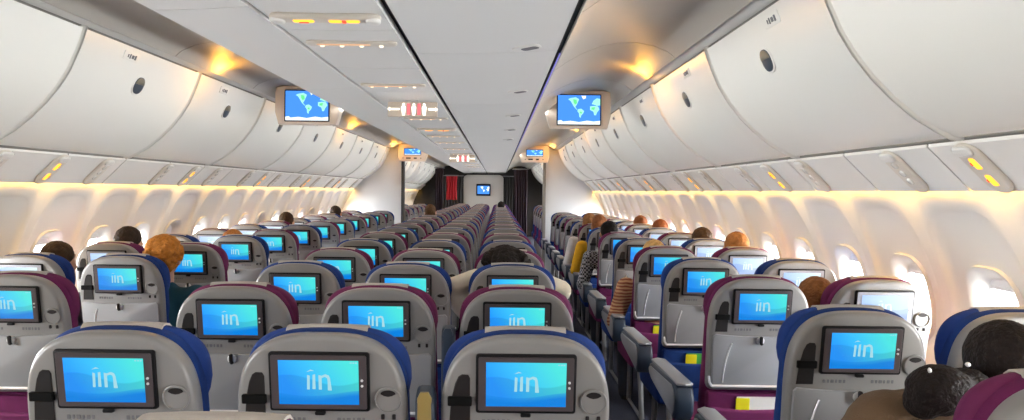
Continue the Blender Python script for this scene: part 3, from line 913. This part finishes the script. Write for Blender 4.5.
def seat(x, y, colr, label, group, arms=(), full=True, pale=False, raised=False, rz=0):
    e = thing('airline_seat', label, 'seat', (x, y, 0), group, rz)
    part('seat_shell', PM['seat_shell'], e)
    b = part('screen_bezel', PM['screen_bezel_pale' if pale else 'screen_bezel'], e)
    part('display', PM['display_washed' if pale else 'display'], b)
    t = part('tray_table', PM['tray_table'], e)
    part('seat_cover', PM['seat_cover_' + colr], e)
    h = part('headrest', PM['headrest_' + colr], e)
    part('headrest_cloth', PM['headrest_cloth'], h)
    part('seat_cushion', PM['seat_cushion_' + colr], e)
    s = part('side_slot', PM['side_slot'], e); part('slot_strap', PM['slot_strap'], s)
    c = part('cup_holder', PM['cup_holder'], e); part('finger_hole', PM['finger_hole'], c)
    part('seat_leg', PM['leg_a'], e); part('seat_leg', PM['leg_b'], e)
    if full:
        part('screen_button', PM['screen_button'], b)
        l = part('tray_latch', PM['latch_base'], t); part('latch_turn', PM['latch_turn'], t)
        part('tray_rim', PM['tray_rim'], t); part('tray_glint', PM['tray_glint'], t)
        part('jack_socket', PM['jack_socket'], e); part('row_print', PM['row_print'], e)
        part('seat_pocket', PM['seat_pocket_' + colr], e)
    for a in arms:
        o = part('armrest', PM[a], e)
        nm = a.replace('arm_left', 'arm_left_pad').replace('arm_right', 'arm_right_pad')
        part('armrest_pad', PM[nm], o)
    if raised:
        o = part('armrest', PM['arm_raised'], e); pd = part('armrest_pad', PM['arm_raised_pad'], o)
        if y > 2: pd.material_slots[0].link = 'OBJECT'; pd.material_slots[0].material = M['navy']  # only the nearest pad keeps the painted golden light, the rest are navy
    return e

PITCH = .81
CS = (-.525, .0065, .521)
CNAME = ('left', 'middle', 'right')
for r in range(22):
    y = 1.742 + PITCH * r
    if r > 13: y += .25
    colr = 'blue' if r % 2 == 0 else 'purple'
    for c in range(3):
        arms = ()
        if c == 0: arms = ('arm_left',)
        if c == 2: arms = ('arm_right',)
        raised = c < 2 and r in (0, 1, 3)
        if not raised and c < 2: arms = arms + ('arm_right',)
        wh = 'in the nearest row' if r == 0 else '%s row from camera' % ORD[r]
        seat(CS[c], y, colr, 'grey-backed %s seat at the %s of the centre block, %s' % (colr, CNAME[c], wh), 'centre block seats',
             arms, full=r < 8, raised=raised and c == 1 or (raised and r == 1))
seat(CS[1] + .03, .93, 'purple', 'purple seat closest to the lens, only its head cloth showing at bottom left', 'centre block seats', full=True).scale.z = 1.021
RX = (1.574, 2.09); LX = (-1.524, -2.035)
for r in range(14):
    y = 1.347 + PITCH * r
    colr = 'purple' if r % 2 == 0 else 'blue'
    for c in range(2):
        if r == 0 and c == 1: continue
        seat(RX[c] + (.045 if r == 0 else 0), y, colr, 'grey-backed %s %s seat in the right block, %s row from camera' % (colr, ('aisle', 'window')[c], ORD[r]), 'right block seats',
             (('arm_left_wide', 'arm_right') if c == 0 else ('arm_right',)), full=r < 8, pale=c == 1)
for r in range(12):
    y = 2.82 + PITCH * r
    colr = 'purple' if r % 2 == 0 else 'blue'
    for c in range(2):
        if r == 0 and c == 1: continue
        seat(LX[c], y, colr, 'grey-backed %s %s seat in the left block, %s visible row from camera' % (colr, ('aisle', 'window')[c], ORD[r]), 'left block seats',
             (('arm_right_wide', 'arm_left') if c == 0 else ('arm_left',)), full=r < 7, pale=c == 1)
for r in range(6):
    y = 13.75 + PITCH * r
    colr = 'purple' if r % 2 == 0 else 'blue'
    for s, X, nm in ((1, RX, 'right'), (-1, LX, 'left')):
        for c in range(2):
            if c == 1 and (s > 0 or r < 4): continue
            seat(X[c], y, colr, 'small far %s %s seat beyond the %s bulkhead, %s row past it' % (colr, ('aisle', 'window')[c], nm, ORD[r] if r else 'first'), 'seats beyond the bulkheads', (), False)

# magazines in the pockets of the right aisle seats
for k, (y, lb) in enumerate(((2.967, 'yellow and white magazine in the seat pocket of the second aisle seat on the right'),
                             (3.777, 'yellow and green magazine in the seat pocket of the third aisle seat on the right'),
                             (4.587, 'yellow and green magazine in the seat pocket of the fourth aisle seat on the right'))):
    e = thing('magazine', lb, 'magazine', (RX[0] + .02, y, 0), 'magazines in the right seat pockets')
    ms_ = ('yellowmag', 'whitemag') if k == 0 else ('yellowmag', 'greenmag')
    bm = bmesh.new(); slab(bm, rrect(.02, -.48, .235, .15, .004, 2), .004, .010, .001, ST, 1); mk('magazine_cover', bm, M[ms_[1]], e)
    bm = bmesh.new(); slab(bm, rrect(-.072, -.484, .06, .148, .004, 2), -.001, .004, .001, ST, 1); mk('magazine_insert', bm, M[ms_[0]], e)

# ------------------------------------------------------------------ people
def head_spheres(bm, c, R=None):
    R = R or Matrix.Identity(3)
    def s(p, r): sphere(bm, Vector(c) + R @ Vector(p), r, 2, R)
    s((0, -.012, .025), (.076, .094, .088)); s((0, .015, -.03), (.062, .075, .085)); s((0, .045, -.075), (.040, .042, .032))
    s((0, .090, -.020), (.013, .020, .016)); s((0, .083, .004), (.010, .014, .030))
    for q in (-1, 1):
        s((q * .079, -.002, -.012), (.011, .022, .033)); s((q * .032, .078, .012), (.015, .010, .010)); s((q * .040, .055, -.03), (.026, .026, .026))
    s((0, .083, -.055), (.026, .012, .008))
    s((0, .080, .034), (.050, .016, .010))
def hand_spheres(bm, w, d, side):
    """hand from wrist w along direction d, slightly curled fingers"""
    w = Vector(w); d = Vector(d).normalized()
    up = Vector((0, 0, 1)); lat = d.cross(up).normalized(); nrm = lat.cross(d)
    for k in range(4):
        chain(bm, [(*(w + d * .0 + lat * (k - 1.5) * .012), .017), (*(w + d * .075 + lat * (k - 1.5) * .020), .013)], 1)
        ln = (.060, .074, .080, .068)[k] if side > 0 else (.068, .080, .074, .060)[k]
        b = w + d * .082 + lat * (k - 1.5) * .021
        chain(bm, [(*b, .0095), (*(b + d * ln * .5 - nrm * .006), .009), (*(b + d * ln - nrm * .026), .0075)], 1)
    t = w + d * .025 + lat * (-side) * .028
    chain(bm, [(*t, .013), (*(t + d * .035 + lat * (-side) * .022), .0105), (*(t + d * .060 + lat * (-side) * .024 - nrm * .01), .009)], 1)
SHO, HIP = (.185, .185, .965), (.095, .20, .56)
def person_meshes(kind):
    P = {}
    hc = (0, .205, 1.165)
    bm = bmesh.new()
    head_spheres(bm, hc)
    chain(bm, [(0, .19, .98, .062), (0, .195, 1.09, .055)])
    torso = [(0, .20, .55, .125), (0, .185, .72, .120), (0, .18, .86, .128), (0, .185, .95, .085)]
    chain(bm, torso)
    chain(bm, [(-.15, .185, .93, .06), (.15, .185, .93, .06)])
    arms = {}
    for s in (-1, 1):
        if kind == 'raised':
            A = [(s * .185, .185, .97, .056), (s * .285, .17, 1.07, .046), (s * .12, .10, 1.16, .032)]
        else:
            A = [(s * .190, .185, .955, .056), (s * .265, .20, .715, .044), (s * .235, .44, .70, .030)]
        chain(bm, A); arms[s] = A
        if kind == 'raised': hand_spheres(bm, A[2][:3], (-s * 1, -.12, .10), s)
        else: hand_spheres(bm, A[2][:3], (-s * .2, 1, -.1), s)
        chain(bm, [(s * .095, .20, .56, .088), (s * .11, .60, .535, .062), (s * .11, .62, .32, .05), (s * .11, .60, .09, .038)])
        chain(bm, [(s * .11, .58, .055, .038), (s * .115, .72, .035, .032)])
    P['body'] = remesh(bm, .010, 4)
    bm = bmesh.new()
    chain(bm, [(x, y, z, r + .014) for x, y, z, r in torso]); chain(bm, [(-.155, .185, .935, .072), (.155, .185, .935, .072)])
    for s in (-1, 1):
        A = arms[s]
        m = A[1] if kind != 'raised' else A[1]
        seq = [(*A[0][:3], .070), (*A[1][:3], .058)]
        if kind in ('raised', 'long'): seq.append((*[A[1][i] + (A[2][i] - A[1][i]) * .85 for i in range(3)], .042))
        chain(bm, seq)
    P['shirt'] = remesh(bm, .013, 4)
    bm = bmesh.new()
    for s in (-1, 1): chain(bm, [(s * .08, .20, .555, .10), (s * .11, .60, .54, .075), (s * .11, .62, .32, .064), (s * .11, .60, .12, .056)])
    P['trousers'] = remesh(bm, .014, 3)
    for hk in ('short', 'curly', 'messy', 'bun'):
        bm = bmesh.new()
        c = Vector(hc)
        if hk == 'bun':
            sphere(bm, c + Vector((0, -.030, .026)), (.098, .105, .108), 3); sphere(bm, c + Vector((0, -.055, -.05)), (.085, .07, .085), 3)
        else:
            g = {'short': .97, 'curly': 1.02, 'messy': 1.15}[hk]
            sphere(bm, c + Vector((0, -.024, .034)), (.084 * g, .094 * g, .090 * g), 3)
            sphere(bm, c + Vector((0, -.045, -.025)), (.078 * g, .060 * g, .075 * g), 3)
            if hk == 'messy':
                for a in range(14):
                    t = a / 14 * 2 * pi
                    sphere(bm, c + Vector((cos(t) * .10, -.035 + .03 * sin(t * 3), .05 + abs(sin(t)) * .055)), .030, 1)
            if hk == 'curly':
                rnd = random.Random(3)
                for a in range(110):
                    d = Vector((rnd.uniform(-1, 1), rnd.uniform(-1, .35), rnd.uniform(-.7, 1))).normalized()
                    sphere(bm, c + Vector((0, -.024, .02)) + Vector((d.x * .092, d.y * .100, d.z * .095)), .0145, 1)
        me = remesh(bm, .006 if hk == 'curly' else .008, 1 if hk == 'curly' else 2)
        if hk in ('short', 'messy', 'bun'):
            for v in me.vertices:
                n = noise.noise(Vector((v.co.x * 60, v.co.y * 60, v.co.z * 22)))
                v.co += v.normal * n * (.004 if hk != 'messy' else .008)
        P['hair_' + hk] = me
    for s in (-1, 1):
        bm = bmesh.new(); chain(bm, [(s * .11, .57, .06, .045), (s * .115, .73, .040, .038)]); P['shoe%d' % s] = remesh(bm, .012, 2)
    return P
PP = {'short': person_meshes('short'), 'long': person_meshes('long')}
PP['raised'] = person_meshes('raised')
def person(x, y, label, hair, hairstyle, shirt, kind='short', skin='skin', lean=0.0, dz=0.0, dx=0.0, dy=0.0, turn=0.0, sc=1.0, group=None, fwd=0.0):
    e = thing('person', label, 'person', (x + dx, y + .02 + dy, dz - .045), group)
    P = PP[kind]
    # lean sideways about the hips and forwards
    Mx = Matrix.Translation((0, .2, .5)) @ Matrix.Rotation(lean, 4, 'Y') @ Matrix.Rotation(-fwd, 4, 'X') @ Matrix.Rotation(turn, 4, 'Z') @ Matrix.Translation((0, -.2, -.5))
    def pc(name, me, m_):
        o = bpy.data.objects.new(name, me); COL.objects.link(o); o.parent = e
        o.matrix_local = Mx
        if not me.materials: me.materials.append(m_)
        o.material_slots[0].link = 'OBJECT'; o.material_slots[0].material = m_
        return o
    pc('body', P['body'], M[skin]); pc('hair', P['hair_' + hairstyle], cmat(hair, 'hair'))
    pc('shirt', P['shirt'], shirt if not isinstance(shirt, tuple) else cmat(shirt)); pc('trousers', P['trousers'], cmat((.03, .035, .05))); [pc('shoe', P['shoe%d' % s], cmat((.02, .02, .02))) for s in (-1, 1)]
    e.scale = (sc, sc, sc)
    return e, Mx, pc
def rowR(k): return 1.347 + PITCH * k
def rowL(k): return 2.82 + PITCH * k
def rowC(k): return 1.742 + PITCH * k
BR, DK, OR_, BL = (.055, .030, .014), (.010, .008, .008), (.42, .17, .03), (.62, .40, .16)
# left block
person(LX[1], rowL(1), 'person with dark brown hair at the left windows, nearest head on that side', BR, 'short', (.10, .10, .12), dx=.06, dz=-.01)
person(LX[1], rowL(2), 'person with very dark hair at the left window behind the curly head', (.03, .018, .012), 'short', (.12, .12, .12), dx=.02, dz=.03)
person(LX[0], rowL(1), 'person with curly orange hair and teal top leaning into the left aisle', (.50, .19, .03), 'curly', (.004, .055, .085), 'long', dx=.105, lean=.045, dz=.03)
person(LX[0], rowL(3), 'person with reddish blond hair just showing over the left aisle seat', (.45, .18, .05), 'short', (.2, .2, .2), dz=-.03, dx=-.1)
person(LX[1], rowL(6), 'person with brown hair further along the left windows', BR, 'short', (.15, .15, .18), dx=.09, dz=.03)
person(LX[1], rowL(9), 'person with dark hair at the far left window near the bulkhead', (.03, .02, .015), 'short', (.1, .1, .1), dx=.08, dz=.05)
# centre block
person(CS[2], rowC(2), 'person with dark tousled hair and raised beige sleeves, hands behind head', (.014, .010, .009), 'messy', (.72, .66, .53), 'raised', dz=.0, dx=-.035)
person(CS[0], rowC(4), 'person whose black hair barely shows above the left centre seat', DK, 'short', (.1, .1, .1), dz=-.06)
person(CS[0], rowC(10), 'person with brown hair in the centre block near the bulkhead', (.09, .045, .02), 'short', (.1, .1, .1), dz=.09)
person(CS[2], rowC(17), 'person with dark hair in the far centre block ahead of the galley', DK, 'short', (.1, .1, .1), dz=.06)
# right block
person(RX[0], rowR(8), 'person with dark blond hair and white shirt by the right aisle', (.28, .13, .05), 'short', (.72, .72, .74), 'long', dx=-.04, dz=.05, lean=-.04)
person(RX[0], rowR(7), 'person with reddish hair and yellow short-sleeved shirt by the right aisle', (.24, .09, .035), 'short', (.80, .42, .01), 'short', 'skin2', dx=-.04, dz=.06, lean=-.05)
pl = mat('checked_shirt', (.1, .1, .1), .9)
_N, _L = pl.node_tree.nodes, pl.node_tree.links
ck = _N.new('ShaderNodeTexChecker'); ck.inputs['Scale'].default_value = 55; ck.inputs['Color1'].default_value = (.35, .35, .36, 1); ck.inputs['Color2'].default_value = (.015, .015, .017, 1)
_tc = _N.new('ShaderNodeTexCoord'); _L.new(_tc.outputs['Object'], ck.inputs['Vector']); _L.new(ck.outputs['Color'], _N['Principled BSDF'].inputs['Base Color'])
person(RX[0], rowR(6), 'person with black hair and black checked shirt leaning towards the right aisle', DK, 'short', pl, 'long', 'skin2', dx=-.06, dz=.03, lean=-.06)
kn = mat('striped_knit', (.3, .1, .05), .9)
_N, _L = kn.node_tree.nodes, kn.node_tree.links
wv = _N.new('ShaderNodeTexWave'); wv.bands_direction = 'Z'; wv.inputs['Scale'].default_value = 14; wv.inputs['Distortion'].default_value = 3
_tc = _N.new('ShaderNodeTexCoord'); _L.new(_tc.outputs['Object'], wv.inputs['Vector'])
rr_ = _N.new('ShaderNodeValToRGB'); rr_.color_ramp.elements[0].color = (.22, .05, .03, 1); rr_.color_ramp.elements[1].color = (.60, .36, .20, 1)
_L.new(wv.outputs['Fac'], rr_.inputs[0]); _L.new(rr_.outputs[0], _N['Principled BSDF'].inputs['Base Color'])
person(RX[0], rowR(4), 'person with blond hair and patterned orange knit sleeve in the right aisle seat', BL, 'short', kn, 'long', dx=-.05, dz=-.03)
person(RX[1], rowR(8), 'person with reddish brown hair by the right windows, farthest of that row', (.20, .07, .03), 'short', (.2, .1, .1), dz=.03)
person(RX[1], rowR(7), 'person with auburn hair at the right window seat beside the yellow shirt', (.24, .08, .03), 'short', (.2, .2, .2), dx=.04, dz=.02)
person(RX[1], rowR(5), 'person with dark brown hair at the right window, behind the thinning auburn head', (.07, .035, .015), 'short', (.2, .2, .2), dz=.02)
person(RX[1], rowR(4), 'person with orange brown hair and pale temple at the right window', (.38, .16, .05), 'short', (.2, .15, .1), dz=.03)
person(RX[1], rowR(2), 'person with orange brown hair leaning left of the purple window seat', (.22, .09, .03), 'short', (.2, .15, .1), dx=-.10, lean=-.13, dz=-.075)
# woman in the near right corner
e, Mx, pc = person(RX[0], 1.58, 'woman with dark pinned up hair and brown jacket in the near right corner', (.012, .008, .007), 'bun', (.085, .045, .02), 'long', 'skin2', dx=.245, dz=-.05, lean=-.02, fwd=.12)
bm = bmesh.new()
sphere(bm, (-.235, .09, 1.130), (.082, .07, .064), 3); sphere(bm, (-.15, .12, 1.125), (.07, .06, .055), 3); sphere(bm, (-.275, .10, 1.100), (.045, .05, .045), 3)
me = remesh(bm, .008, 2)
for v in me.vertices: v.co += v.normal * .003 * noise.noise(v.co * 45)
pc('hair_bun', me, cmat((.012, .008, .007), 'hair'))
for c_, r_ in (((-.175, .065, 1.195), (.007, .005, .006)), ((-.275, .06, 1.182), (.005, .004, .007))):
    bm = bmesh.new(); sphere(bm, c_, r_, 2); finish(bm); me = bpy.data.meshes.new('hair_clip'); bm.to_mesh(me); bm.free()
    pc('hair_clip', me, M['rimmetal'])
bm = bmesh.new()
chain(bm, [(-.40, .24, .88, .10), (-.30, .22, 1.00, .115), (-.12, .20, 1.005, .12), (.12, .20, .97, .10)])
chain(bm, [(-.40, .24, .88, .10), (-.44, .30, .66, .085)])
pc('jacket', remesh(bm, .012, 4), cmat((.10, .058, .028)))

# ------------------------------------------------------------------ world, view
w = bpy.data.worlds.new('sky'); SC.world = w; w.use_nodes = True
bg = w.node_tree.nodes['Background']; bg.inputs['Color'].default_value = (.95, .97, 1, 1); bg.inputs['Strength'].default_value = 5.0
# cabin lamps over the rear rows behind the camera
area('rear_cabin_lamp', (0, -1.6, 2.10), (0, 0, 0), 1.0, 2.0, 16, (1, .95, .88))
SC.view_settings.view_transform = 'Standard'; SC.view_settings.look = 'None'
SC.view_settings.exposure = 0.55; SC.view_settings.gamma = 1.0; SC.view_settings.use_curve_mapping = False
